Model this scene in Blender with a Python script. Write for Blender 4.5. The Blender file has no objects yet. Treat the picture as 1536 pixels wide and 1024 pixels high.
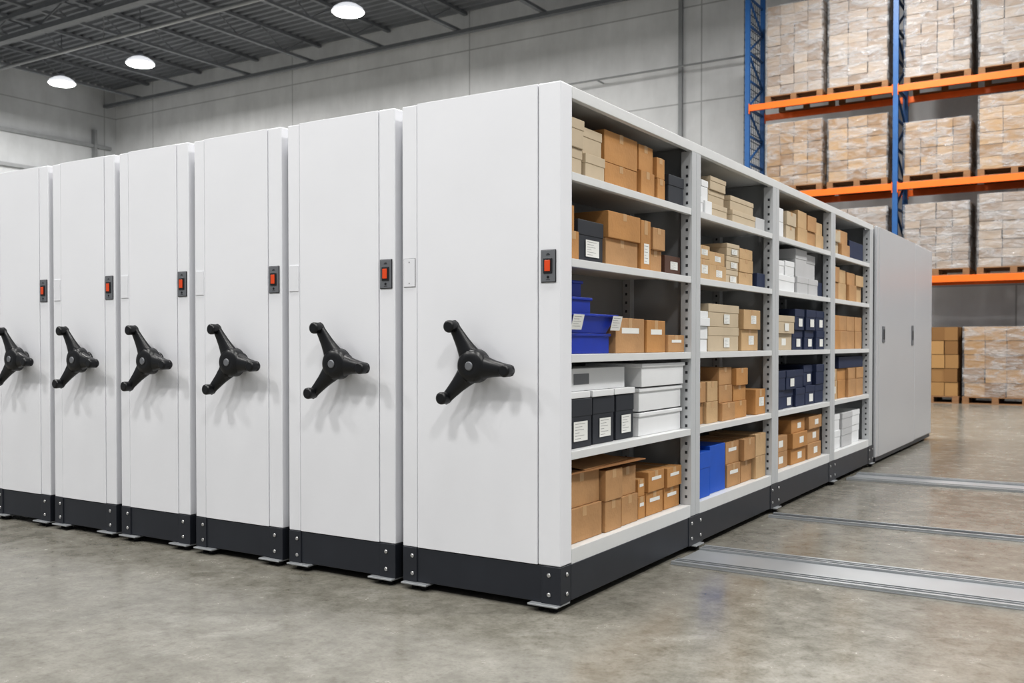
import bpy, bmesh, math, random
from mathutils import Vector, Matrix
random.seed(7)
scene = bpy.context.scene
COL = scene.collection

def lin(r, g, b):
    def f(c):
        c /= 255.0
        return c/12.92 if c <= 0.04045 else ((c+0.055)/1.055)**2.4
    return (f(r), f(g), f(b), 1.0)

# ------------------------------------------------------------------ materials
def mat(name, col, rough=0.5, metal=0.0, var=0.06, nscale=6.0, bump=0.0, bscale=60.0, spec=0.5, rvar=0.0, stretch=None):
    m = bpy.data.materials.new(name); m.use_nodes = True
    nt = m.node_tree; N = nt.nodes; L = nt.links
    b = N['Principled BSDF']
    b.inputs['Roughness'].default_value = rough
    b.inputs['Metallic'].default_value = metal
    b.inputs['Specular IOR Level'].default_value = spec
    tc = N.new('ShaderNodeTexCoord')
    mp = N.new('ShaderNodeMapping'); L.new(tc.outputs['Object'], mp.inputs['Vector'])
    if stretch: mp.inputs['Scale'].default_value = stretch
    nz = N.new('ShaderNodeTexNoise'); nz.inputs['Scale'].default_value = nscale
    nz.inputs['Detail'].default_value = 4
    L.new(mp.outputs['Vector'], nz.inputs['Vector'])
    rp = N.new('ShaderNodeValToRGB')
    rp.color_ramp.elements[0].position = 0.3; rp.color_ramp.elements[1].position = 0.7
    rp.color_ramp.elements[0].color = tuple(c*(1-var) for c in col[:3])+(1,)
    rp.color_ramp.elements[1].color = tuple(min(1, c*(1+var)) for c in col[:3])+(1,)
    L.new(nz.outputs['Fac'], rp.inputs['Fac']); L.new(rp.outputs['Color'], b.inputs['Base Color'])
    if rvar > 0:
        mr = N.new('ShaderNodeMapRange'); mr.inputs['To Min'].default_value = rough-rvar; mr.inputs['To Max'].default_value = rough+rvar
        L.new(nz.outputs['Fac'], mr.inputs['Value']); L.new(mr.outputs['Result'], b.inputs['Roughness'])
    if bump > 0:
        n2 = N.new('ShaderNodeTexNoise'); n2.inputs['Scale'].default_value = bscale
        L.new(mp.outputs['Vector'], n2.inputs['Vector'])
        bp = N.new('ShaderNodeBump'); bp.inputs['Strength'].default_value = bump; bp.inputs['Distance'].default_value = 0.01
        L.new(n2.outputs['Fac'], bp.inputs['Height']); L.new(bp.outputs['Normal'], b.inputs['Normal'])
    return m

M = {}
M['white'] = mat('white_powder_coat', lin(224, 225, 229), 0.38, var=0.015, nscale=2)
M['cover'] = mat('cover_plate_paint', lin(219, 220, 224), 0.4, var=0.01)
M['offwhite'] = mat('shelf_paint', lin(210, 211, 211), 0.45, var=0.02)
M['grey_paint'] = mat('grey_partition_paint', lin(146, 148, 150), 0.5, var=0.03)
M['upright'] = mat('upright_paint', lin(186, 188, 190), 0.45, var=0.02)
M['hole'] = mat('slot_dark', lin(58, 59, 62), 0.8, var=0.02)
M['groove'] = mat('panel_joint', lin(120, 121, 123), 0.6, var=0.02)
M['base'] = mat('charcoal_base_paint', lin(42, 45, 52), 0.42, var=0.08)
M['black'] = mat('black_plastic', lin(19, 20, 23), 0.32, var=0.1, bump=0.03, bscale=220)
M['rubber'] = mat('dark_rubber', lin(28, 28, 30), 0.7)
M['steel'] = mat('galvanised_steel', lin(166, 169, 172), 0.36, metal=0.4, var=0.05, nscale=4, rvar=0.04)
M['railgroove'] = mat('rail_groove', lin(56, 58, 62), 0.6, metal=0.1)
M['bolt'] = mat('zinc_bolt', lin(190, 190, 190), 0.3, metal=0.8)
M['plate'] = mat('grey_switch_plate', lin(118, 120, 124), 0.4, metal=0.3)
M['platedark'] = mat('switch_bezel', lin(32, 32, 36), 0.4)
M['cab'] = mat('silver_grey_cabinet_paint', lin(188, 189, 192), 0.33, metal=0.12, var=0.01, nscale=1.0)
M['tan'] = mat('tan_cardboard', lin(178, 139, 98), 0.8, var=0.10, bump=0.15, nscale=9)
M['orange_tan'] = mat('warm_cardboard', lin(182, 135, 84), 0.75, var=0.10, bump=0.15, nscale=9)
M['pale_tan'] = mat('pale_cardboard', lin(190, 160, 122), 0.8, var=0.08, bump=0.15, nscale=9)
M['beige'] = mat('beige_cardboard', lin(192, 176, 152), 0.8, var=0.06)
M['brown'] = mat('brown_cardboard', lin(156, 113, 73), 0.8, var=0.08)
M['maroon'] = mat('dark_brown_card', lin(88, 62, 50), 0.7)
M['boxblack'] = mat('charcoal_card', lin(46, 49, 56), 0.6, var=0.05)
M['navy'] = mat('navy_card', lin(32, 44, 74), 0.6, var=0.08)
M['blue'] = mat('cobalt_plastic', lin(16, 52, 160), 0.45, var=0.08)
M['royal'] = mat('bright_blue_card', lin(16, 86, 188), 0.5, var=0.06)
M['boxwhite'] = mat('white_card', lin(226, 227, 228), 0.6, var=0.02)
M['boxgrey'] = mat('light_grey_card', lin(190, 190, 191), 0.6, var=0.03)
M['label'] = mat('paper_label', lin(228, 228, 224), 0.6, var=0.01)
M['ink'] = mat('printed_ink', lin(120, 120, 122), 0.6)
M['tape'] = mat('packing_tape', lin(190, 154, 112), 0.35, var=0.04)
M['rackblue'] = mat('rack_blue_paint', lin(38, 88, 142), 0.45, var=0.08)
M['rackorange'] = mat('rack_orange_paint', lin(240, 112, 28), 0.42, var=0.05)
M['wood'] = mat('pallet_wood', lin(134, 100, 70), 0.8, var=0.2, nscale=5, stretch=(1, 6, 6))
M['truss'] = mat('roof_steel', lin(120, 123, 127), 0.6, var=0.08)
M['deck'] = mat('roof_deck', lin(118, 121, 126), 0.7, var=0.1, nscale=1.5)
M['conduit'] = mat('conduit_grey', lin(156, 158, 160), 0.5)
M['guard'] = mat('guard_wire', lin(40, 60, 84), 0.5)

def emis(name, col, s):
    m = bpy.data.materials.new(name); m.use_nodes = True
    b = m.node_tree.nodes['Principled BSDF']
    b.inputs['Base Color'].default_value = col
    b.inputs['Emission Color'].default_value = col
    b.inputs['Emission Strength'].default_value = s
    b.inputs['Roughness'].default_value = 0.35
    return m
M['lens'] = emis('lamp_lens', (1, 0.98, 0.93, 1), 20)
M['housing'] = emis('lamp_prismatic_shade', (0.93, 0.95, 1.0, 1), 0.6)
M['rocker'] = emis('orange_rocker', lin(206, 76, 34), 0.08)

# floor
def floor_mat():
    m = bpy.data.materials.new('polished_concrete'); m.use_nodes = True
    nt = m.node_tree; N = nt.nodes; L = nt.links; b = N['Principled BSDF']
    tc = N.new('ShaderNodeTexCoord')
    def noise(s, det, ro, dis):
        n = N.new('ShaderNodeTexNoise'); n.inputs['Scale'].default_value = s; n.inputs['Detail'].default_value = det
        n.inputs['Roughness'].default_value = ro; n.inputs['Distortion'].default_value = dis
        L.new(tc.outputs['Object'], n.inputs['Vector']); return n
    def ramp(n, p0, c0, p1, c1):
        r = N.new('ShaderNodeValToRGB'); r.color_ramp.elements[0].position = p0; r.color_ramp.elements[1].position = p1
        r.color_ramp.elements[0].color = c0; r.color_ramp.elements[1].color = c1
        L.new(n.outputs['Fac'], r.inputs['Fac']); return r
    def mix(a, b_, f, mode='MIX'):
        x = N.new('ShaderNodeMixRGB'); x.blend_type = mode
        if isinstance(f, float): x.inputs['Fac'].default_value = f
        else: L.new(f, x.inputs['Fac'])
        L.new(a, x.inputs['Color1'])
        if isinstance(b_, tuple): x.inputs['Color2'].default_value = b_
        else: L.new(b_, x.inputs['Color2'])
        return x
    n1 = noise(1.1, 9, 0.65, 0.5); n2 = noise(5.5, 10, 0.74, 0.1); n3 = noise(70, 4, 0.5, 0); n4 = noise(2.6, 9, 0.75, 0.7); n5 = noise(18, 8, 0.7, 0.1)
    r1 = ramp(n1, 0.36, lin(116, 113, 104), 0.66, lin(143, 140, 131))
    r2 = ramp(n2, 0.36, lin(103, 100, 91), 0.66, lin(158, 155, 147))
    mx = mix(r1.outputs['Color'], r2.outputs['Color'], 0.48)
    r4 = ramp(n4, 0.54, (0, 0, 0, 1), 0.72, (0.5, 0.5, 0.5, 1))
    mx2 = mix(mx.outputs['Color'], lin(170, 168, 161), r4.outputs['Color'])
    r5 = ramp(n5, 0.34, (0.74, 0.73, 0.70, 1), 0.50, (1, 1, 1, 1))
    mx3 = mix(mx2.outputs['Color'], r5.outputs['Color'], 0.75, 'MULTIPLY')
    r3 = ramp(n3, 0.3, (0.75, 0.75, 0.75, 1), 0.5, (1, 1, 1, 1))
    mx4 = mix(mx3.outputs['Color'], r3.outputs['Color'], 0.6, 'MULTIPLY')
    L.new(mx4.outputs['Color'], b.inputs['Base Color'])
    mr = N.new('ShaderNodeMapRange'); mr.inputs['From Min'].default_value = 0.3; mr.inputs['From Max'].default_value = 0.7
    mr.inputs['To Min'].default_value = 0.13; mr.inputs['To Max'].default_value = 0.30
    L.new(n2.outputs['Fac'], mr.inputs['Value']); L.new(mr.outputs['Result'], b.inputs['Roughness'])
    b.inputs['Specular IOR Level'].default_value = 0.65
    return m

def wall_mat(name, axis, base, w, h):
    m = bpy.data.materials.new(name); m.use_nodes = True
    nt = m.node_tree; N = nt.nodes; L = nt.links; b = N['Principled BSDF']
    b.inputs['Roughness'].default_value = 0.85
    tc = N.new('ShaderNodeTexCoord')
    sp = N.new('ShaderNodeSeparateXYZ'); cb = N.new('ShaderNodeCombineXYZ')
    L.new(tc.outputs['Object'], sp.inputs['Vector'])
    L.new(sp.outputs['X' if axis == 'x' else 'Y'], cb.inputs['X']); L.new(sp.outputs['Z'], cb.inputs['Y'])
    br = N.new('ShaderNodeTexBrick'); br.offset = 0.0
    br.inputs['Scale'].default_value = 1; br.inputs['Brick Width'].default_value = w; br.inputs['Row Height'].default_value = h
    br.inputs['Mortar Size'].default_value = 0.022; br.inputs['Mortar Smooth'].default_value = 0.5
    br.inputs['Color1'].default_value = base; br.inputs['Color2'].default_value = tuple(c*0.95 for c in base[:3])+(1,)
    br.inputs['Mortar'].default_value = tuple(c*0.6 for c in base[:3])+(1,)
    L.new(cb.outputs['Vector'], br.inputs['Vector'])
    cur = br.outputs['Color']
    for sc, stz, lo in ((0.6, 1.0, 0.87), (2.2, 0.25, 0.92)):
        mp = N.new('ShaderNodeMapping'); mp.inputs['Scale'].default_value = (1, 1, stz); L.new(tc.outputs['Object'], mp.inputs['Vector'])
        nz = N.new('ShaderNodeTexNoise'); nz.inputs['Scale'].default_value = sc; nz.inputs['Detail'].default_value = 9; nz.inputs['Roughness'].default_value = 0.6
        L.new(mp.outputs['Vector'], nz.inputs['Vector'])
        r = N.new('ShaderNodeValToRGB'); r.color_ramp.elements[0].position = 0.34; r.color_ramp.elements[1].position = 0.62
        r.color_ramp.elements[0].color = (lo, lo, lo, 1); r.color_ramp.elements[1].color = (1, 1, 1, 1)
        L.new(nz.outputs['Fac'], r.inputs['Fac'])
        mx = N.new('ShaderNodeMixRGB'); mx.blend_type = 'MULTIPLY'; mx.inputs['Fac'].default_value = 1
        L.new(cur, mx.inputs['Color1']); L.new(r.outputs['Color'], mx.inputs['Color2']); cur = mx.outputs['Color']
    L.new(cur, b.inputs['Base Color'])
    return m

def stack_mat(name, c1, c2):
    m = bpy.data.materials.new(name); m.use_nodes = True
    nt = m.node_tree; N = nt.nodes; L = nt.links; b = N['Principled BSDF']
    b.inputs['Roughness'].default_value = 0.75
    g = N.new('ShaderNodeNewGeometry')
    r = N.new('ShaderNodeValToRGB'); r.color_ramp.elements[0].color = c1; r.color_ramp.elements[1].color = c2
    L.new(g.outputs['Random Per Island'], r.inputs['Fac'])
    L.new(r.outputs['Color'], b.inputs['Base Color'])
    return m
M['stack_tan'] = stack_mat('carton_stack_tan', lin(136, 104, 68), lin(176, 144, 104))
M['stack_pale'] = stack_mat('carton_stack_pale', lin(132, 113, 96), lin(168, 152, 136))
M['stack_gold'] = stack_mat('carton_stack_golden', lin(122, 88, 50), lin(166, 130, 84))
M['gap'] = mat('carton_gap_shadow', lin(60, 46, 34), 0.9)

def wrap_mat():
    m = bpy.data.materials.new('stretch_film'); m.use_nodes = True
    nt = m.node_tree; N = nt.nodes; L = nt.links
    b = N['Principled BSDF']; b.inputs['Base Color'].default_value = (0.60, 0.61, 0.63, 1)
    b.inputs['Roughness'].default_value = 0.15
    mp = N.new('ShaderNodeMapping'); mp.inputs['Scale'].default_value = (1.0, 1.0, 2.8)
    mp.inputs['Rotation'].default_value = (0, 0.25, 0)
    gm = N.new('ShaderNodeNewGeometry')
    L.new(gm.outputs['Position'], mp.inputs['Vector'])
    nz = N.new('ShaderNodeTexNoise'); nz.inputs['Scale'].default_value = 3.2; nz.inputs['Detail'].default_value = 4; nz.inputs['Distortion'].default_value = 0.8
    L.new(mp.outputs['Vector'], nz.inputs['Vector'])
    r = N.new('ShaderNodeValToRGB'); cr = r.color_ramp
    cr.elements[0].position = 0.35; cr.elements[0].color = (0.10,)*3+(1,)
    cr.elements[1].position = 0.78; cr.elements[1].color = (0.62,)*3+(1,)
    L.new(nz.outputs['Fac'], r.inputs['Fac']); L.new(r.outputs['Color'], b.inputs['Alpha'])
    n2 = N.new('ShaderNodeTexNoise'); n2.inputs['Scale'].default_value = 7; n2.inputs['Detail'].default_value = 3; n2.inputs['Distortion'].default_value = 1.2
    L.new(mp.outputs['Vector'], n2.inputs['Vector'])
    bp = N.new('ShaderNodeBump'); bp.inputs['Strength'].default_value = 0.8; bp.inputs['Distance'].default_value = 0.05
    L.new(n2.outputs['Fac'], bp.inputs['Height']); L.new(bp.outputs['Normal'], b.inputs['Normal'])
    return m
M['wrap'] = wrap_mat()

# ------------------------------------------------------------------ helpers
def add_box(bm, x0, x1, y0, y1, z0, z1, mi=0):
    vs = [bm.verts.new((x, y, z)) for z in (z0, z1) for y in (y0, y1) for x in (x0, x1)]
    for idx in ((0, 2, 3, 1), (4, 5, 7, 6), (0, 1, 5, 4), (2, 6, 7, 3), (0, 4, 6, 2), (1, 3, 7, 5)):
        f = bm.faces.new([vs[i] for i in idx]); f.material_index = mi
    return vs

def add_bar(bm, a, b, w, h=None, mi=0):
    h = h or w
    a = Vector(a); b = Vector(b); d = (b-a).normalized()
    up = Vector((0, 0, 1)) if abs(d.z) < 0.95 else Vector((1, 0, 0))
    s = d.cross(up).normalized(); u = s.cross(d).normalized()
    vs = []
    for p in (a, b):
        for i, j in ((-1, -1), (1, -1), (1, 1), (-1, 1)):
            vs.append(bm.verts.new(p+s*i*w/2+u*j*h/2))
    for idx in ((3, 2, 1, 0), (4, 5, 6, 7), (0, 1, 5, 4), (1, 2, 6, 5), (2, 3, 7, 6), (3, 0, 4, 7)):
        f = bm.faces.new([vs[i] for i in idx]); f.material_index = mi

def add_tube(bm, pts, rads, seg=20, flat=1.0, mi=0):
    rings = []
    for i, p in enumerate(pts):
        p = Vector(p)
        d = (Vector(pts[min(i+1, len(pts)-1)])-Vector(pts[max(i-1, 0)])).normalized()
        ref = Vector((0, 1, 0)) if abs(d.y) < 0.9 else Vector((0, 0, 1))
        s = d.cross(ref).normalized(); u = s.cross(d).normalized()
        rings.append([bm.verts.new(p+s*math.cos(2*math.pi*k/seg)*rads[i]+u*math.sin(2*math.pi*k/seg)*rads[i]*flat) for k in range(seg)])
    for a, b in zip(rings, rings[1:]):
        for k in range(seg):
            f = bm.faces.new((a[k], a[(k+1) % seg], b[(k+1) % seg], b[k])); f.material_index = mi; f.smooth = True
    f = bm.faces.new(rings[0][::-1]); f.material_index = mi
    f = bm.faces.new(rings[-1]); f.material_index = mi

def finish(name, bm, mats, parent=None, loc=(0, 0, 0), bevel=0.0, seg=2, smooth=False):
    bmesh.ops.recalc_face_normals(bm, faces=bm.faces[:])
    me = bpy.data.meshes.new(name); bm.to_mesh(me); bm.free()
    for m in (mats if isinstance(mats, (list, tuple)) else [mats]): me.materials.append(M[m] if isinstance(m, str) else m)
    ob = bpy.data.objects.new(name, me); COL.objects.link(ob)
    ob.location = loc
    if parent: ob.parent = parent
    if bevel > 0:
        b = ob.modifiers.new('Bevel', 'BEVEL'); b.width = bevel; b.segments = seg; b.limit_method = 'ANGLE'; b.angle_limit = math.radians(50)
        for p in me.polygons: p.use_smooth = True
        w = ob.modifiers.new('WN', 'WEIGHTED_NORMAL'); w.keep_sharp = True
    return ob

def part_box(name, dims, m, parent=None, loc=(0, 0, 0), bevel=0.0, seg=2):
    bm = bmesh.new(); add_box(bm, *dims)
    return finish(name, bm, m, parent, loc, bevel, seg)

def empty(name, loc, label, cat, group=None):
    e = bpy.data.objects.new(name, None); e.empty_display_size = 0.2; COL.objects.link(e)
    e.location = loc; e['label'] = label; e['category'] = cat
    if group: e['group'] = group
    return e

def tag(ob, label, cat, group=None):
    ob['label'] = label; ob['category'] = cat
    if group: ob['group'] = group
    return ob

# ------------------------------------------------------------------ room
YB, XL, XR, YF, ZC = 20.0, -31.0, 9.0, -9.0, 10.9
fl = part_box('floor', (XL, XR, YF, YB, -0.2, 0.0), floor_mat()); fl['kind'] = 'structure'
wb = part_box('wall_back', (XL, XR, YB, YB+0.3, 0, ZC+0.15), wall_mat('concrete_wall', 'x', lin(236, 237, 238), 7.2, 2.45)); wb['kind'] = 'structure'
wl = part_box('wall_left', (XL-0.3, XL, YF, YB, 0, ZC+0.15), wall_mat('concrete_wall_side', 'y', lin(212, 214, 216), 6.5, 2.45)); wl['kind'] = 'structure'
bm = bmesh.new()
y = YF; prof = []
while y < YB:
    prof += [(y, ZC), (y+0.10, ZC), (y+0.14, ZC+0.07), (y+0.26, ZC+0.07)]; y += 0.30
prof.append((YB+0.3, ZC))
prev = None
for (yy, zz) in prof:
    a = bm.verts.new((XL-0.3, yy, zz)); b = bm.verts.new((XR, yy, zz))
    if prev: bm.faces.new((prev[0], prev[1], b, a))
    prev = (a, b)
c = finish('ceiling', bm, 'deck'); c['kind'] = 'structure'

def joist():
    bm = bmesh.new()
    add_box(bm, -0.06, 0.06, YF+0.2, YB-0.05, ZC-0.09, ZC-0.002)
    add_box(bm, -0.06, 0.06, YF+0.2, YB-0.3, ZC-0.66, ZC-0.58)
    y = YF+0.3; up = False
    while y < YB-1.2:
        add_bar(bm, (0, y, ZC-0.60 if not up else ZC-0.07), (0, y+0.9, ZC-0.07 if not up else ZC-0.60), 0.028)
        y += 0.9; up = not up
    return finish('roof_joist', bm, 'truss')
j0 = joist(); j0.location.x = -29.0
tag(j0, 'grey open-web steel roof joist under the metal deck', 'roof joist', 'steel roof joists')
x = -26.1
while x < 8:
    n = j0.copy(); n.location.x = x; COL.objects.link(n); x += 2.9
def girder(y0, web=True):
    bm = bmesh.new()
    add_box(bm, XL+0.05, XR, -0.08, 0.08, ZC-0.77, ZC-0.67)
    if web:
        add_box(bm, XL+0.05, XR, -0.12, 0.12, ZC-1.36, ZC-1.22)
        x = XL+0.2; up = False
        while x < XR-1.4:
            add_bar(bm, (x, 0, ZC-1.24 if not up else ZC-0.74), (x+1.3, 0, ZC-0.74 if not up else ZC-1.24), 0.035)
            x += 1.3; up = not up
    o = finish('roof_girder', bm, 'truss', loc=(0, y0, 0))
    return tag(o, 'grey steel roof girder carrying the joists', 'roof girder', 'steel roof girders')
girder(11.8); girder(19.5, False); girder(4.5)
for yy, zz, r in ((13.2, 9.55, 0.05), (19.6, 8.2, 0.025)):
    bm = bmesh.new(); add_tube(bm, [(XL+0.05, 0, 0), (XR, 0, 0)], [r, r], 12)
    for xx in range(-28, 8, 6):
        if yy < 19: add_bar(bm, (xx, 0, 0), (xx, 0, ZC-zz), 0.02)
        else: add_bar(bm, (xx, 0, 0), (xx, YB-yy, 0), 0.03)
    tag(finish('sprinkler_pipe' if yy < 19 else 'wall_conduit', bm, 'conduit', loc=(0, yy, zz)),
        'long grey steel pipe hung under the roof' if yy < 19 else 'long grey conduit fixed along the concrete wall', 'pipe')
for xx in (-7.75,):
    bm = bmesh.new(); add_box(bm, -0.05, 0.05, -0.08, 0.0, 0, ZC-0.8)
    tag(finish('wall_downpipe', bm, 'conduit', loc=(xx, YB, 0)), 'grey vertical pipe fixed to the concrete wall', 'pipe')
for zz in (7.4, 8.6):
    bm = bmesh.new(); add_box(bm, 0, 0.15, YF+0.5, YB-0.3, -0.06, 0.06)
    for yy in (0, 5, 10, 15, 19): add_box(bm, 0, 0.2, yy-0.05, yy+0.05, -0.6, 0.6)
    tag(finish('wall_rail', bm, 'conduit', loc=(XL, 0, zz)), 'grey steel rail fixed along the concrete side wall', 'rail', 'side wall rails')

# high bay lamps
def lamp(loc, power, size=0.75):
    e = empty('high_bay_lamp', loc, 'round high-bay warehouse lamp glowing white under the roof', 'lamp', 'high-bay lamps')
    bm = bmesh.new(); add_tube(bm, [(0, 0, 0.0), (0, 0, 0.03), (0, 0, 0.09), (0, 0, 0.17), (0, 0, 0.21)], [0.40, 0.40, 0.36, 0.24, 0.12], 32)
    finish('lamp_shade', bm, 'housing', e)
    bm = bmesh.new(); add_tube(bm, [(0, 0, 0.21), (0, 0, 0.36)], [0.10, 0.08], 20)
    finish('ballast', bm, 'plate', e)
    bm = bmesh.new(); add_tube(bm, [(0, 0, -0.035), (0, 0, -0.001)], [0.35, 0.39], 32)
    finish('lens', bm, 'lens', e)
    bm = bmesh.new(); add_tube(bm, [(0, 0, 0.36), (0, 0, ZC-loc[2]-0.01)], [0.012, 0.012], 8)
    finish('hanging_rod', bm, 'truss', e)
    L = bpy.data.lights.new('lamp_light', 'AREA'); L.shape = 'DISK'; L.size = size; L.energy = power; L.color = (1, 0.985, 0.96)
    lo = bpy.data.objects.new('lamp_light', L); COL.objects.link(lo); lo.parent = e; lo.location = (0, 0, -0.05)
    return e
for loc in ((-14.2, 14.5, 9.3), (-22.3, 14.6, 9.3), (-26.2, 14.65, 9.3)): lamp(loc, 430)
for xx in (-10, -4.5, 1.0, 6.0):
    for yy in (-6.5, -1.2): lamp((xx, yy, 9.3), 320 if yy < -5 else 180, 1.3)
for xx in (-22, -16, -10): lamp((xx, 8.0, 9.3), 520)  # extra unseen lamps, added to brighten the back walls
for xx in (-2.0, 4.5):
    for yy in (9.0, 14.0): lamp((xx, yy, 9.3), 370)
lamp((5.5, 4.0, 9.3), 370)

# ------------------------------------------------------------------ handwheel
def handwheel(parent, loc):
    hw = bpy.data.objects.new('handwheel', None); hw.empty_display_size = 0.1; COL.objects.link(hw)
    hw.parent = parent; hw.location = loc
    bm = bmesh.new()
    add_tube(bm, [(0, 0.0, 0), (0, -0.012, 0), (0, -0.014, 0), (0, -0.05, 0)], [0.05, 0.05, 0.038, 0.036], 32)
    add_tube(bm, [(0, -0.036, 0), (0, -0.045, 0), (0, -0.092, 0), (0, -0.104, 0), (0, -0.109, 0)], [0.068, 0.077, 0.076, 0.064, 0.040], 36)
    finish('hub', bm, 'black', hw)
    bm = bmesh.new(); add_tube(bm, [(0, -0.108, 0), (0, -0.113, 0), (0, -0.115, 0)], [0.021, 0.020, 0.016], 28)
    finish('centre_cap', bm, 'plate', hw)['label'] = 'round grey centre cap'
    for ang in (-5, 118, 227):
        a = math.radians(ang); d = Vector((math.cos(a), 0, math.sin(a)))
        bm = bmesh.new()
        prof = [(0.02, -0.068, 0.058), (0.055, -0.070, 0.054), (0.085, -0.074, 0.045), (0.12, -0.079, 0.037), (0.16, -0.085, 0.031), (0.185, -0.089, 0.028), (0.206, -0.092, 0.0272), (0.221, -0.093, 0.022), (0.226, -0.093, 0.012)]
        add_tube(bm, [tuple(d*r+Vector((0, yy, 0))) for r, yy, _ in prof], [q[2] for q in prof], 20, flat=0.62)
        finish('spoke', bm, 'black', hw)
        bm = bmesh.new(); c = d*0.200
        kp = [(-0.076, 0.020), (-0.084, 0.0265), (-0.108, 0.0275), (-0.130, 0.0285), (-0.136, 0.027), (-0.140, 0.019)]
        add_tube(bm, [tuple(c+Vector((0, yy, 0))) for yy, _ in kp], [q[1] for q in kp], 22)
        finish('grip_knob', bm, 'black', hw)
    return hw

BOLT_ME = None
def bolt(parent, loc, axis='y'):
    global BOLT_ME
    if BOLT_ME is None:
        bm = bmesh.new(); add_tube(bm, [(0, 0, 0), (0, -0.003, 0), (0, -0.006, 0)], [0.010, 0.010, 0.006], 14)
        bmesh.ops.recalc_face_normals(bm, faces=bm.faces[:])
        BOLT_ME = bpy.data.meshes.new('bolt'); bm.to_mesh(BOLT_ME); bm.free(); BOLT_ME.materials.append(M['bolt'])
    o = bpy.data.objects.new('bolt', BOLT_ME); COL.objects.link(o); o.parent = parent; o.location = loc
    if axis == 'x': o.rotation_euler = (0, 0, math.radians(90))
    return o

def foot(parent, loc):
    f = bpy.data.objects.new('foot', None); COL.objects.link(f); f.parent = parent; f.location = loc
    part_box('foot_plate', (-0.075, 0.075, -0.05, 0.07, 0.026, 0.0345), 'steel', f, bevel=0.002)
    for xx, r in ((-0.03, 0.013), (0.03, 0.02)):
        bm = bmesh.new(); add_tube(bm, [(xx, 0, 0.0), (xx, 0, 0.027)], [r, r], 16)
        finish('levelling_stud', bm, 'rubber', f)

# ------------------------------------------------------------------ movable shelving fronts
ZB, ZT = 0.20, 2.30
def unit_front(e, w):
    g = 0.0018; sl, sr = 0.082, 0.100
    if w > 0.85: sl = 0.088; sr = 0.114
    part_box('front_panel', (-w+sl+g, -sr-g, 0.0, 0.07, ZB, ZT), 'white', e, bevel=0.002)
    part_box('edge_trim', (-w, -w+sl-g, 0.001, 0.104, ZB, ZT-0.004), 'white', e, bevel=0.004, seg=3)
    part_box('edge_trim', (-sr+g, 0, 0.001, 0.104, ZB, ZT), 'white', e, bevel=0.006, seg=4)
    part_box('panel_backing', (-w+0.02, -0.02, 0.02, 0.10, ZB, ZT-0.01), 'groove', e)
    part_box('base_plinth', (-w+0.003, -0.001, 0.004, 0.12, 0.036, ZB-0.003), 'base', e, bevel=0.003)
    for x0, x1 in ((-w+0.002, -w+0.085), (-0.095, 0.002)):
        part_box('corner_bracket', (x0, x1, -0.003, 0.09, 0.034, ZB-0.001), 'base', e, bevel=0.003)
    for bx_ in (-w+0.06, -0.055):
        for bz in (0.075, 0.16): bolt(e, (bx_, -0.003, bz))
    foot(e, (-0.075, 0.02, 0)); foot(e, (-w+0.085, 0.02, 0))
    s = bpy.data.objects.new('switch', None); COL.objects.link(s); s.parent = e; s.location = (-sr/2-0.002, 0.0, 1.506)
    part_box('switch_rim', (-0.038, 0.038, -0.004, 0.001, -0.071, 0.071), 'platedark', s, bevel=0.003)
    part_box('switch_plate', (-0.0355, 0.0355, -0.006, -0.003, -0.0685, 0.0685), 'plate', s, bevel=0.002)
    part_box('bezel', (-0.022, 0.022, -0.011, -0.006, -0.032, 0.034), 'platedark', s, bevel=0.003)
    part_box('rocker_button', (-0.014, 0.014, -0.015, -0.011, -0.023, 0.025), 'rocker', s, bevel=0.003)['label'] = 'glowing orange rocker button'
    bm = bmesh.new()
    add_box(bm, -0.010, 0.010, -0.0066, -0.006, 0.047, 0.050); add_box(bm, -0.006, 0.006, -0.0066, -0.006, 0.052, 0.055)
    add_tube(bm, [(0, -0.006, -0.048), (0, -0.0075, -0.048)], [0.006, 0.006], 12)
    add_box(bm, -0.010, 0.010, -0.0066, -0.006, -0.060, -0.058)
    finish('plate_marking', bm, 'platedark', s)
    if w > 0.85:
        part_box('cover_shadow_gap', (-0.035, 0.035, -0.001, 0.002, -0.068, 0.068), 'groove', e, (-w+sl/2, 0, 1.506))
    c = part_box('cover_plate', (-0.033, 0.033, -0.003, 0.002, -0.066, 0.066), 'cover', e, (-w+sl/2, 0, 1.506), bevel=0.001)
    if w > 0.85:
        bm = bmesh.new()
        for zz in (-0.05, 0.05): add_tube(bm, [(0, -0.003, zz), (0, -0.004, zz)], [0.003, 0.003], 10)
        finish('cover_screw', bm, 'plate', c)

units = [(-0.915, -1.625, -1.225), (-1.673, -2.349, -1.97), (-2.400, -3.013, -2.665), (-3.063, -3.685, -3.33), (-3.735, -4.36, -4.0), (-4.41, -5.03, -4.70)]
for xr, xl, hx in units:
    e = empty('mobile_shelving_unit', (xr, 0, 0), 'white movable shelving unit with black three-spoke handwheel, closed up', 'shelving unit', 'row of closed movable shelving units')
    w = xr-xl
    unit_front(e, w)
    handwheel(e, (hx-xr, 0, 1.07))
    part_box('unit_body', (-w+0.02, -0.02, 0.10, 6.05, ZB-0.02, ZT-0.02), 'grey_paint', e)
    part_box('chassis', (-w+0.03, -0.03, 0.121, 6.03, 0.04, ZB-0.02), 'base', e)

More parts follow.
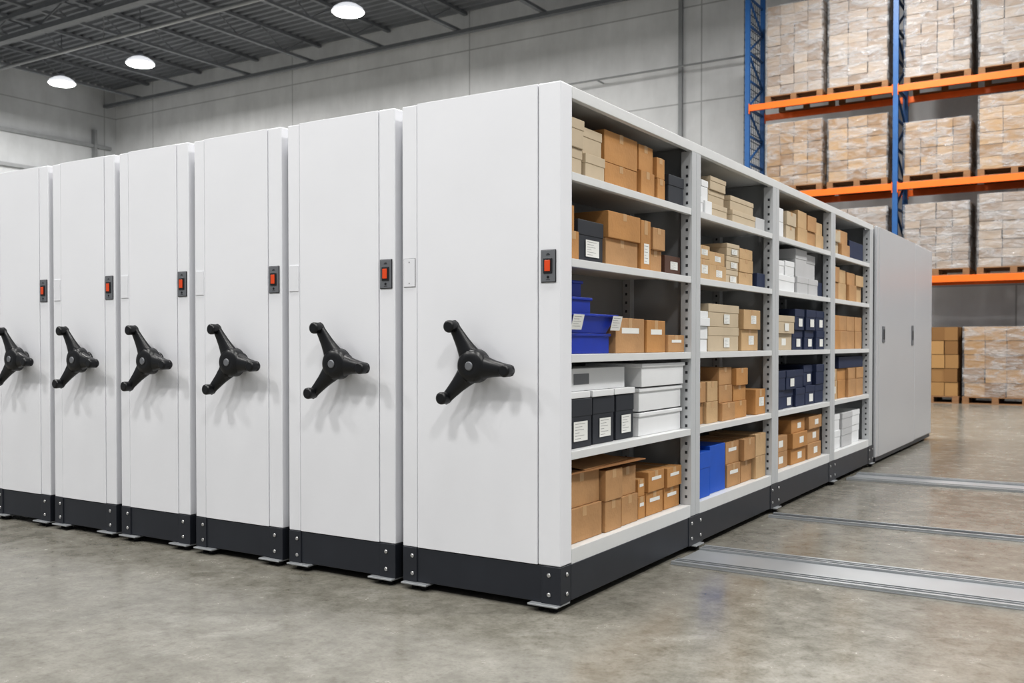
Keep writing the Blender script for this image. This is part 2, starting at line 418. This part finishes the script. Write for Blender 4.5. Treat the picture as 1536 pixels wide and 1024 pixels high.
# ------------------------------------------------------------------ main open unit
W1 = 0.868
E = empty('mobile_shelving_unit', (0, 0, 0), 'white movable shelving unit with open box-filled shelves and black handwheel', 'shelving unit')
unit_front(E, W1)
handwheel(E, (-0.405, 0, 1.07))
XBK = -0.43
SH = [0.262, 0.692, 1.122, 1.545, 1.925]
BAYS = [(0.104, 1.49), (1.62, 2.955), (3.095, 4.50), (4.64, 5.92)]
part_box('back_partition', (XBK-0.012, XBK, 0.104, 6.05, ZB, ZT-0.03), 'grey_paint', E)
part_box('rear_side_panel', (-W1+0.012, -W1+0.03, 0.104, 6.05, ZB, ZT-0.03), 'grey_paint', E)
part_box('top_panel', (-W1+0.012, -0.006, 0.104, 6.05, ZT-0.025, ZT-0.008), 'offwhite', E)
part_box('top_rail', (-0.03, 0.0, 0.104, 6.05, ZT-0.055, ZT-0.002), 'offwhite', E, bevel=0.003)
part_box('chassis', (-W1+0.02, -0.012, 0.121, 6.05, 0.040, ZB-0.02), 'base', E)
part_box('base_side_rail', (-0.012, 0.001, 0.095, 6.05, 0.036, ZB-0.004), 'base', E, bevel=0.003)

def post(y0, y1):
    bm = bmesh.new()
    ym = (y0+y1)/2
    add_box(bm, -0.065, 0.0, y0, ym-0.0015, ZB, ZT-0.055, 0)
    add_box(bm, -0.065, 0.0, ym+0.0015, y1, ZB, ZT-0.055, 0)
    add_box(bm, -0.063, -0.004, ym-0.002, ym+0.002, ZB, ZT-0.06, 1)
    z = ZB+0.10
    while z < ZT-0.12:
        add_box(bm, -0.037, -0.023, y0-0.0008, y0+0.001, z, z+0.016, 2)
        z += 0.05
    finish('slotted_upright', bm, ['upright', 'groove', 'hole'], E)
    bm = bmesh.new()
    add_box(bm, XBK+0.002, XBK+0.05, y0, y1, ZB, ZT-0.03, 0)
    z = ZB+0.10
    while z < ZT-0.12:
        add_box(bm, XBK+0.020, XBK+0.032, y0-0.0008, y0+0.001, z, z+0.015, 1); z += 0.05
    finish('slotted_upright', bm, ['upright', 'hole'], E)
    part_box('bay_divider', (XBK+0.05, -0.065, ym-0.012, ym+0.012, ZB, ZT-0.03), 'grey_paint', E)
    part_box('base_joint_bracket', (-0.004, 0.005, y0-0.04, y1+0.04, 0.034, ZB-0.003), 'base', E, bevel=0.002)
    for yy in (y0, y1):
        for zz in (0.075, 0.16): bolt(E, (0.005, yy, zz), 'x')
    ft = bpy.data.objects.new('foot', None); COL.objects.link(ft); ft.parent = E; ft.location = (0, ym, 0)
    part_box('wheel_bracket', (-0.10, 0.03, -0.06, 0.06, 0.028, 0.036), 'steel', ft, bevel=0.002)
    bm = bmesh.new(); add_tube(bm, [(0.0, -0.02, 0.016), (0.0, 0.02, 0.016)], [0.014]*2, 16)
    finish('wheel', bm, 'rubber', ft)
post(1.49, 1.62); post(2.955, 3.095); post(4.50, 4.64); post(5.92, 6.05)
for zz in (0.075, 0.16): bolt(E, (0.002, 0.055, zz), 'x')

def shelf(y0, y1, zt, bottom=False):
    bm = bmesh.new()
    t = 0.006
    add_box(bm, XBK+0.002, -0.006, y0+0.002, y1-0.002, zt-t, zt)
    lip = 0.036 if not bottom else 0.078
    add_box(bm, -0.010, -0.002, y0+0.002, y1-0.002, zt-lip, zt)
    add_box(bm, -0.028, -0.010, y0+0.002, y1-0.002, zt-lip, zt-lip+0.003)
    finish('shelf', bm, 'offwhite', E, bevel=0.0015)
for bi, (y0, y1) in enumerate(BAYS):
    for k, zt in enumerate(SH): shelf(y0, y1, zt, k == 0)

# ------------------------------------------------------------------ boxes
CN = {'tan': 'tan cardboard', 'orange_tan': 'warm tan cardboard', 'pale_tan': 'pale tan cardboard', 'beige': 'beige cardboard',
      'brown': 'brown cardboard', 'maroon': 'dark brown', 'boxblack': 'black card', 'navy': 'navy blue card', 'blue': 'cobalt blue plastic',
      'royal': 'bright blue', 'boxwhite': 'white card', 'boxgrey': 'light grey card'}
RN = ['bottom shelf', 'second shelf', 'middle shelf', 'fourth shelf', 'top shelf']

def add_label(ob, lw, lh, x, zc, yc=0.0, lines=True):
    bm = bmesh.new()
    add_box(bm, x, x+0.0008, yc-lw/2, yc+lw/2, zc-lh/2, zc+lh/2, 0)
    if lines:
        for i in range(6):
            zz = zc+lh*0.38-i*lh*0.15
            ww = lw*(0.7, 0.5, 0.62, 0.3, 0.66, 0.4)[i]
            add_box(bm, x+0.0008, x+0.0012, yc-lw*0.4, yc-lw*0.4+ww, zz-lh*0.010, zz+lh*0.010, 1)
    finish('paper_label', bm, ['label', 'ink'], ob)

def crate(y0, y1, z, h, col, row, lab=0, xf=-0.035, d=0.33, lid=False, tape=True, near=True, rim=0.36):
    yc = (y0+y1)/2; w = (y1-y0)-0.010
    xf += random.uniform(-0.028, 0.006)
    carton = col in ('tan', 'orange_tan', 'pale_tan', 'beige', 'brown')
    name = 'cardboard_box' if carton else ('archive_box' if col != 'blue' else 'storage_bin')
    bm = bmesh.new()
    top = h*rim if lid else 0
    o_ = (0.003 if rim > 0.3 else 0.008) if lid else 0
    hd = d/2
    add_box(bm, -hd+o_, hd-o_, -w/2+o_, w/2-o_, 0, h-(0.004 if lid else 0))
    ob = finish(name, bm, col, loc=(xf-hd, yc, z), bevel=0.003)
    if w < 0.45: ob.rotation_euler = (0, 0, math.radians(random.uniform(-1.0, 1.0)))
    lt = 'with a white label' if lab else ('with a fitted lid' if lid else 'taped shut' if carton else '')
    tag(ob, f'{CN[col]} box {lt} on the {RN[row]}'.replace('  ', ' '), 'box', f'boxes on the {RN[row]}')
    if lid:
        part_box('lid', (-hd, hd, -w/2, w/2, h-top, h), col, ob, bevel=0.003)
    elif carton and tape and near:
        bm = bmesh.new(); tw = 0.02
        add_box(bm, -hd+0.01, hd+0.0006, -tw, tw, h, h+0.0005); add_box(bm, hd, hd+0.0007, -tw, tw, h*0.72, h+0.0005)
        finish('packing_tape', bm, 'tape', ob)
    if lab == 1: add_label(ob, min(0.10, w*0.5), min(0.06, h*0.42), hd+0.0004, h*0.36 if lid else h*0.5, w*0.08, near)
    if lab == 2: add_label(ob, min(0.14, w*0.52), h*0.40, hd+0.0004, h*0.34, w*0.05, near)
    if lab == 3: add_label(ob, w*0.6, h*0.16, hd+0.0004, h*0.64, 0.0, False)
    return ob

def column(y0, y1, hs, col, row, **kw):
    z = SH[row]+0.0005
    for h in hs:
        crate(y0, y1, z, h-0.001, col, row, **kw); z += h
    return z

Z = SH
# bay one
column(0.125, 0.30, [0.13, 0.13], 'beige', 4, lid=True); column(0.31, 0.515, [0.122, 0.122], 'beige', 4, lid=True)
column(0.535, 0.905, [0.12, 0.155], 'orange_tan', 4); column(0.915, 1.095, [0.135, 0.135], 'orange_tan', 4); column(1.105, 1.215, [0.12, 0.11], 'orange_tan', 4)
column(1.235, 1.45, [0.16], 'boxblack', 4, lid=True)
column(0.125, 0.235, [0.13, 0.12], 'orange_tan', 3); column(0.245, 0.515, [0.195], 'boxblack', 3, lid=True, lab=2)
crate(0.535, 0.905, Z[3]+0.0005, 0.135, 'tan', 3); crate(0.535, 0.905, Z[3]+0.1365, 0.128, 'orange_tan', 3)
column(0.915, 1.04, [0.26], 'orange_tan', 3, lab=2); column(1.05, 1.215, [0.12, 0.115], 'tan', 3); column(1.23, 1.455, [0.105], 'maroon', 3, lab=1)
crate(0.125, 0.585, Z[2]+0.0005, 0.095, 'blue', 2, lid=True, rim=0.14)
crate(0.125, 0.42, Z[2]+0.187, 0.075, 'blue', 2, d=0.3, xf=-0.06, lid=True, rim=0.18); crate(0.125, 0.39, Z[2]+0.263, 0.078, 'blue', 2, d=0.3, xf=-0.075, lid=True, rim=0.18)
column(0.615, 0.965, [0.175], 'tan', 2, lab=3); column(0.975, 1.215, [0.17], 'orange_tan', 2, lab=3); column(1.235, 1.46, [0.095], 'tan', 2, lab=3)
bm = bmesh.new()
def ring(x0, x1, y0, y1, z): return [bm.verts.new(p) for p in ((x0, y0, z), (x1, y0, z), (x1, y1, z), (x0, y1, z))]
a = ring(-0.30, -0.02, 0.03, 0.40, 0); b = ring(-0.32, 0.0, 0.0, 0.46, 0.075); b2 = ring(-0.32, 0.012, -0.01, 0.475, 0.078); c2 = ring(-0.32, 0.012, -0.01, 0.475, 0.088)
c = ring(-0.31, -0.008, 0.01, 0.45, 0.088); d = ring(-0.29, -0.03, 0.04, 0.39, 0.008)
for p, q in ((a, b), (b, b2), (b2, c2), (c2, c), (c, d)):
    for k in range(4): bm.faces.new((p[k], p[(k+1) % 4], q[(k+1) % 4], q[k]))
bm.faces.new(a[::-1]); bm.faces.new(d)
tr = finish('open_bin', bm, 'blue', loc=(-0.03, 0.13, Z[2]+0.097), bevel=0.002)
tag(tr, 'cobalt blue plastic tray with flared rim and white label cards', 'bin')
for yy in (0.05, 0.44):
    bm = bmesh.new(); add_box(bm, 0.0, 0.001, -0.05, 0.05, -0.035, 0.035)
    for i in range(5): add_box(bm, 0.001, 0.0014, -0.04, 0.03-0.02*(i % 2), 0.024-i*0.011, 0.0255-i*0.011, 1)
    l = finish('paper_label', bm, ['label', 'ink'], tr, loc=(0.016, yy, 0.048)); l.rotation_euler = (0, math.radians(14), 0)
column(0.125, 0.395, [0.225], 'boxblack', 1, lid=True, lab=2); column(0.41, 0.645, [0.225], 'boxblack', 1, lid=True, lab=2); column(0.66, 0.875, [0.225], 'boxblack', 1, lid=True, lab=2)
for y0, y1 in ((0.125, 0.38), (0.39, 0.62), (0.63, 0.875)):
    crate(y0, y1, Z[1]+0.227, 0.030, 'boxwhite', 1, xf=-0.05, d=0.3)
bigw = crate(0.16, 0.80, Z[1]+0.258, 0.105, 'boxwhite', 1, xf=-0.07, d=0.28, lid=False)
part_box('name_plate', (0.1402, 0.1412, -0.22, -0.07, 0.03, 0.08), 'plate', bigw)
for k in range(3):
    crate(0.89, 1.465, Z[1]+0.0005+k*0.127, 0.120, 'boxwhite', 1, lid=True, rim=0.16, xf=-0.03-0.012*(k == 1))
column(0.125, 0.49, [0.158, 0.158], 'tan', 0); column(0.5, 0.69, [0.150, 0.150], 'tan', 0); column(0.7, 0.9, [0.145, 0.142], 'tan', 0)
column(0.915, 1.005, [0.115, 0.09], 'orange_tan', 0, lab=3); column(1.015, 1.235, [0.125, 0.108], 'orange_tan', 0, lab=3); column(1.25, 1.465, [0.12, 0.108], 'orange_tan', 0, lab=3)
bm = bmesh.new(); add_box(bm, -0.34, 0.0, 0, 0.74, 0, 0.005)
o = finish('cardboard_sheet', bm, 'brown', loc=(-0.035, 0.16, Z[0]+0.3185)); tag(o, 'loose flat brown cardboard sheet lying on the stacked boxes', 'cardboard')
o.rotation_euler = (0, 0, math.radians(-2))
bm = bmesh.new(); add_box(bm, -0.3, 0.0, 0, 0.5, 0, 0.004)
o = finish('cardboard_sheet', bm, 'tan', loc=(-0.04, 0.30, Z[0]+0.3245)); tag(o, 'flattened tan cardboard flap lying on the boxes, one edge lifted', 'cardboard'); o.rotation_euler = (0, math.radians(7), math.radians(3))

# bay two
column(1.64, 1.76, [0.10, 0.10, 0.06], 'boxwhite', 4, lid=True); column(1.77, 1.885, [0.085, 0.085, 0.04], 'boxwhite', 4)
column(1.90, 2.18, [0.085, 0.085, 0.08], 'beige', 4, lid=True); column(2.23, 2.69, [0.085, 0.09], 'beige', 4, lid=True); column(2.71, 2.9, [0.09], 'boxgrey', 4)
column(1.64, 1.86, [0.12, 0.08], 'pale_tan', 3, lab=1); column(1.88, 2.18, [0.10, 0.08], 'pale_tan', 3, lab=1); column(2.2, 2.43, [0.09, 0.085, 0.08], 'beige', 3, lid=True, lab=1)
column(2.45, 2.72, [0.09, 0.085, 0.07], 'pale_tan', 3); column(2.75, 2.92, [0.1], 'navy', 3)
column(1.64, 1.87, [0.075, 0.075, 0.05, 0.04], 'boxwhite', 2); column(1.9, 2.45, [0.15, 0.14], 'beige', 2, lid=True, lab=1); column(2.47, 2.80, [0.14, 0.13], 'pale_tan', 2, lab=1)
column(1.64, 1.83, [0.13, 0.12], 'tan', 1); column(1.84, 2.03, [0.13, 0.12], 'pale_tan', 1); column(2.07, 2.31, [0.11, 0.11, 0.11], 'tan', 1); column(2.32, 2.56, [0.11, 0.10, 0.11], 'orange_tan', 1, lab=0); column(2.70, 2.92, [0.17], 'orange_tan', 1, lab=1)
column(1.64, 1.89, [0.27], 'royal', 0, lid=True); column(1.92, 2.19, [0.29], 'royal', 0, lid=False); column(2.215, 2.46, [0.145, 0.14], 'tan', 0, lab=3); column(2.47, 2.69, [0.145, 0.14], 'tan', 0); column(2.70, 2.92, [0.15, 0.15], 'pale_tan', 0)
# bay three
column(3.12, 3.38, [0.12, 0.10], 'boxwhite', 4); column(3.39, 3.63, [0.11, 0.10], 'beige', 4)
for y0, hs in ((3.68, [0.12, 0.13]), (3.94, [0.12, 0.12]), (4.20, [0.12, 0.10])): column(y0, y0+0.25, hs, random.choice(['tan', 'pale_tan']), 4, near=False)
column(3.12, 3.37, [0.12, 0.10], 'boxwhite', 3, lid=True); column(3.38, 3.62, [0.12, 0.11], 'boxwhite', 3, lid=True)
column(3.66, 3.95, [0.13, 0.21], 'boxgrey', 3, lid=True); column(3.96, 4.25, [0.13, 0.19], 'boxgrey', 3, lid=True); column(4.28, 4.46, [0.12], 'navy', 3)
column(3.12, 3.60, [0.12], 'beige', 2, lab=1, near=False); crate(3.12, 3.60, Z[2]+0.121, 0.13, 'beige', 2, lid=True, lab=1, near=False)
for y0 in (3.64, 3.92, 4.20): column(y0, y0+0.265, [0.15, 0.16], 'navy', 2, lab=1, near=False, lid=True)
for i in range(5): column(3.12+i*0.27, 3.12+i*0.27+0.26, [0.14, 0.14] if i < 3 else [0.15, 0.16], 'navy', 1, lab=1 if i % 2 else 0, near=False, lid=True)
for i in range(3): column(3.14+i*0.43, 3.14+i*0.43+0.38, [0.12, 0.115, 0.10] if i else [0.12, 0.115], ['tan', 'orange_tan', 'tan'][i], 0, lab=1, near=False)
# bay four
column(4.67, 4.95, [0.11, 0.10], 'beige', 4); column(4.97, 5.28, [0.11, 0.12], 'tan', 4, near=False); column(5.32, 5.85, [0.17], 'navy', 4)
for i in range(4): column(4.67+i*0.29, 4.67+i*0.29+0.28, [0.15, 0.13-0.01*i], ['tan', 'pale_tan', 'tan', 'pale_tan'][i], 3, near=False)
for i in range(4): column(4.67+i*0.29, 4.67+i*0.29+0.28, [0.16, 0.13], ['orange_tan', 'tan', 'tan', 'tan'][i], 2, near=False)
for i in range(4): column(4.67+i*0.29, 4.67+i*0.29+0.28, [0.16, 0.10], ['pale_tan', 'orange_tan', 'tan', 'tan'][i], 1, lab=1 if i == 0 else 0, near=False)
crate(4.95, 5.85, Z[1]+0.262, 0.10, 'navy', 1)
for i in range(3): column(4.67+i*0.38, 4.67+i*0.38+0.36, [0.16, 0.14], ['boxwhite', 'boxgrey', 'boxwhite'][i], 0, lid=True)

# ------------------------------------------------------------------ closed cabinet
C = empty('storage_cabinet', (0.02, 6.13, 0), 'closed silver-grey metal cabinet standing at the end of the shelving', 'cabinet')
part_box('cabinet_body', (-0.86, -0.03, 0.01, 3.07, 0.10, 2.28), 'grey_paint', C, bevel=0.01)
part_box('side_panel', (-0.03, 0.0, 0.0, 0.10, 0.07, 2.30), 'cab', C, bevel=0.008)
part_box('side_panel', (-0.03, 0.004, 0.103, 1.95, 0.07, 2.30), 'cab', C, bevel=0.006)
part_box('side_panel', (-0.03, 0.004, 1.955, 3.07, 0.07, 2.30), 'cab', C, bevel=0.02, seg=4)
part_box('base_plinth', (-0.84, -0.01, 0.02, 3.04, 0.03, 0.10), 'base', C)
for yy, hh in ((0.28, 0.08), (1.80, 0.11)):
    hb = part_box('recessed_handle', (0.004, 0.012, yy-0.05, yy+0.05, 1.26-hh, 1.26+hh), 'plate', C, bevel=0.004)
    part_box('latch', (0.012, 0.016, yy-0.02, yy+0.02, 1.21, 1.31), 'platedark', hb)
for yy in (0.15, 1.5, 2.9):
    for xx in (-0.08, -0.78):
        bm = bmesh.new(); add_tube(bm, [(xx, yy, 0.0), (xx, yy, 0.03)], [0.03, 0.03], 12)
        finish('foot', bm, 'rubber', C)

# ------------------------------------------------------------------ floor rails
def rail(y0, y1, wide):
    bm = bmesh.new(); x0, x1 = 0.03, XR-0.2
    add_box(bm, x0, x1, y0, y1, 0.0, 0.006, 0)
    if wide:
        for a, b in ((y0+0.005, y0+0.03), (y0+0.055, y0+0.065), (y0+0.09, y0+0.105), (y1-0.105, y1-0.09), (y1-0.065, y1-0.055), (y1-0.03, y1-0.005)):
            add_box(bm, x0, x1, a, b, 0.006, 0.018, 0)
        for a, b in ((y0+0.03, y0+0.055), (y0+0.065, y0+0.09), (y1-0.09, y1-0.065), (y1-0.055, y1-0.03)):
            add_box(bm, x0, x1, a, b, 0.006, 0.0075, 1)
    else:
        add_box(bm, x0, x1, y0+0.01, y0+0.03, 0.006, 0.018, 0); add_box(bm, x0, x1, y1-0.03, y1-0.01, 0.006, 0.018, 0)
        add_box(bm, x0, x1, y0+0.03, y1-0.03, 0.006, 0.0075, 1)
    o = finish('floor_rail', bm, ['steel', 'railgroove'], bevel=0.0015)
    tag(o, ('wide' if wide else 'narrow')+' galvanised steel guide rail set on the concrete floor', 'rail', 'steel floor rails')
rail(1.13, 1.64, True); rail(2.78, 2.92, False); rail(4.92, 5.40, True)

# ------------------------------------------------------------------ pallet rack
R = empty('pallet_rack', (0, 17.0, 0), 'tall blue and orange warehouse rack loaded with wrapped pallets', 'rack')
ux = [-4.98, -1.925, 1.13, 4.185]
BT = [2.50, 4.38, 6.33]
def frame(x):
    bm = bmesh.new(); Zr = 10.1 if x < -4 else 9.6
    for yy in (0.0, 1.02): add_box(bm, x-0.05, x+0.05, yy, yy+0.08, 0, Zr)
    z = 0.3; up = True
    while z < Zr-0.7:
        add_bar(bm, (x, 0.04, z), (x, 1.06, z), 0.04); add_bar(bm, (x, 0.04 if up else 1.06, z), (x, 1.06 if up else 0.04, z+0.6), 0.035)
        z += 0.6; up = not up
    for yy in (0.0, 1.02): add_box(bm, x-0.09, x+0.09, yy-0.04, yy+0.12, 0, 0.012)
    finish('upright_frame', bm, 'rackblue', R)
for x in ux: frame(x)
bm = bmesh.new()
for i in range(9): add_bar(bm, (-5.06, 0.05+i*0.125, 2.4), (-5.06, 0.05+i*0.125, 8.8), 0.012)
for i in range(40): add_bar(bm, (-5.06, 0.02, 2.4+i*0.163), (-5.06, 1.08, 2.4+i*0.163), 0.012)
finish('mesh_guard', bm, 'guard', R)['label'] = 'dark wire mesh end guard'
for i in range(3):
    for zt in BT:
        for yy in (-0.03, 1.05):
            bm = bmesh.new(); add_box(bm, ux[i]+0.05, ux[i+1]-0.05, yy, yy+0.06, zt-0.13, zt)
            for xx in (ux[i]+0.05, ux[i+1]-0.055): add_box(bm, xx-0.004, xx+0.009, yy-0.01, yy+0.07, zt-0.19, zt+0.03)
            finish('beam', bm, 'rackorange', R, bevel=0.004)

def pallet(xc, y0, z, w=1.2, d=1.06):
    bm = bmesh.new()
    for i in range(3):
        yy = i*(d-0.1)/2
        add_box(bm, -w/2, w/2, yy, yy+0.1, 0, 0.02)
        for xx in (-w/2, -0.06, w/2-0.12): add_box(bm, xx, xx+0.12, yy, yy+0.1, 0.02, 0.105)
    for xx in (-w/2, -0.06, w/2-0.12): add_box(bm, xx, xx+0.12, 0, d, 0.105, 0.12)
    n = 6
    for i in range(n):
        yy = i*(d-0.12)/(n-1); add_box(bm, -w/2, w/2, yy, yy+0.12, 0.12, 0.14)
    o = finish('wooden_pallet', bm, 'wood', loc=(xc, y0, z))
    return tag(o, 'slatted wooden pallet carrying a wrapped carton stack', 'pallet', 'wooden pallets')

def load(xc, y0, z, w, h, m, nx, nz, desc, film=True):
    d = 1.0
    bm = bmesh.new(); bw = w/nx; bh = h/nz; ny = 3; bd = d/ny
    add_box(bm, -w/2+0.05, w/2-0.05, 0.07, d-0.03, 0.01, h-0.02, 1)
    for k in range(nz):
        for i in range(nx):
            for j in range(ny):
                if 0 < i < nx-1 and 0 < j < ny-1 and k < nz-1: continue
                jx = random.uniform(-0.010, 0.010); jy = random.uniform(-0.012, 0.012)
                add_box(bm, -w/2+i*bw+0.006+jx, -w/2+(i+1)*bw-0.006+jx, 0.02+j*bd+0.004+jy, 0.02+(j+1)*bd-0.004+jy, k*bh+0.001, (k+1)*bh-0.008)
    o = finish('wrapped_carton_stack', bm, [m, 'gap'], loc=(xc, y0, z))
    tag(o, desc, 'stacked cartons', 'pallet loads on the rack')
    if film:
        bm = bmesh.new(); s = 0.024; nz_ = 20
        ph = random.uniform(0, 6)
        def pt(t, zz):
            per = [(-w/2-s, 0-s+0.02), (w/2+s, 0-s+0.02), (w/2+s, d+s), (-w/2-s, d+s)]
            q = t*4; i = int(q) % 4; f = q-int(q)
            a = per[i]; b = per[(i+1) % 4]
            n = 0.006*math.sin(t*61+zz*9+ph)+0.005*math.sin(t*33-zz*17+ph*2)
            return (a[0]+(b[0]-a[0])*f+(n if i in (1, 3) else 0), a[1]+(b[1]-a[1])*f+(n if i in (0, 2) else 0), zz)
        nt = 64; rings = []
        for k in range(nz_+1):
            zz = h*k/nz_
            rings.append([bm.verts.new(pt(t/nt, zz)) for t in range(nt)])
        for a, b in zip(rings, rings[1:]):
            for t in range(nt):
                f = bm.faces.new((a[t], a[(t+1) % nt], b[(t+1) % nt], b[t])); f.smooth = True
        finish('stretch_film', bm, 'wrap', o)['label'] = 'clear wrinkled stretch film'
    return o
cols = [(-4.58, -3.37), (-3.27, -2.07), (-1.77, -0.55), (-0.42, 0.85), (1.30, 2.5), (2.7, 3.9)]
lv = [(0.0, [1.5]*6, 'stack_gold'), (BT[0], [1.45, 1.45, 1.45, 1.55, 1.5, 1.4], 'stack_pale'), (BT[1], [1.5, 1.45, 1.2, 1.55, 1.4, 1.5], 'stack_tan'), (BT[2], [2.05, 2.1, 2.0, 2.1, 2.0, 2.0], 'stack_pale')]
for li, (z, hs, m) in enumerate(lv):
    for ci, (a, b) in enumerate(cols):
        if li == 0 and ci < 1: continue
        if li == 0 and ci == 2: a, b = -1.75, -0.72
        if li == 0 and ci == 3: a, b = -0.66, 0.50
        xc = (a+b)/2; w = b-a
        pallet(xc, 17.0, z+0.0005 if li else 0.0, w=w)
        desc = {'stack_gold': 'golden brown cartons stacked on a pallet, partly film-wrapped', 'stack_pale': 'pale cartons wrapped in shiny clear film on a pallet', 'stack_tan': 'tan cartons wrapped in clear film on a pallet'}[m]
        load(xc, 17.02, z+0.1415, w-0.04, hs[ci]-0.14, m, 3 if ci % 2 else 4, {0: 5, 1: 8, 2: 6, 3: 9}[li], desc, not (li == 0 and ci == 2))

# ------------------------------------------------------------------ world + camera
w = bpy.data.worlds.new('World'); scene.world = w; w.use_nodes = True
bg = w.node_tree.nodes['Background']; bg.inputs['Color'].default_value = (0.94, 0.97, 1.0, 1); bg.inputs['Strength'].default_value = 0.365

cd = bpy.data.cameras.new('Camera'); cam = bpy.data.objects.new('Camera', cd); COL.objects.link(cam)
cam.location = (2.070, -3.657, 1.17)
cam.rotation_euler = (math.radians(89.0), 0, math.radians(32.36))
cd.sensor_width = 36; cd.lens = 34.22; cd.shift_y = 0.0186
cd.clip_end = 200
cd.dof.use_dof = True; cd.dof.focus_distance = 5.2; cd.dof.aperture_fstop = 3.6
scene.camera = cam
scene.view_settings.view_transform = 'Standard'
try:
    scene.view_settings.look = 'Medium High Contrast'
except Exception as ex:
    print('look', ex)
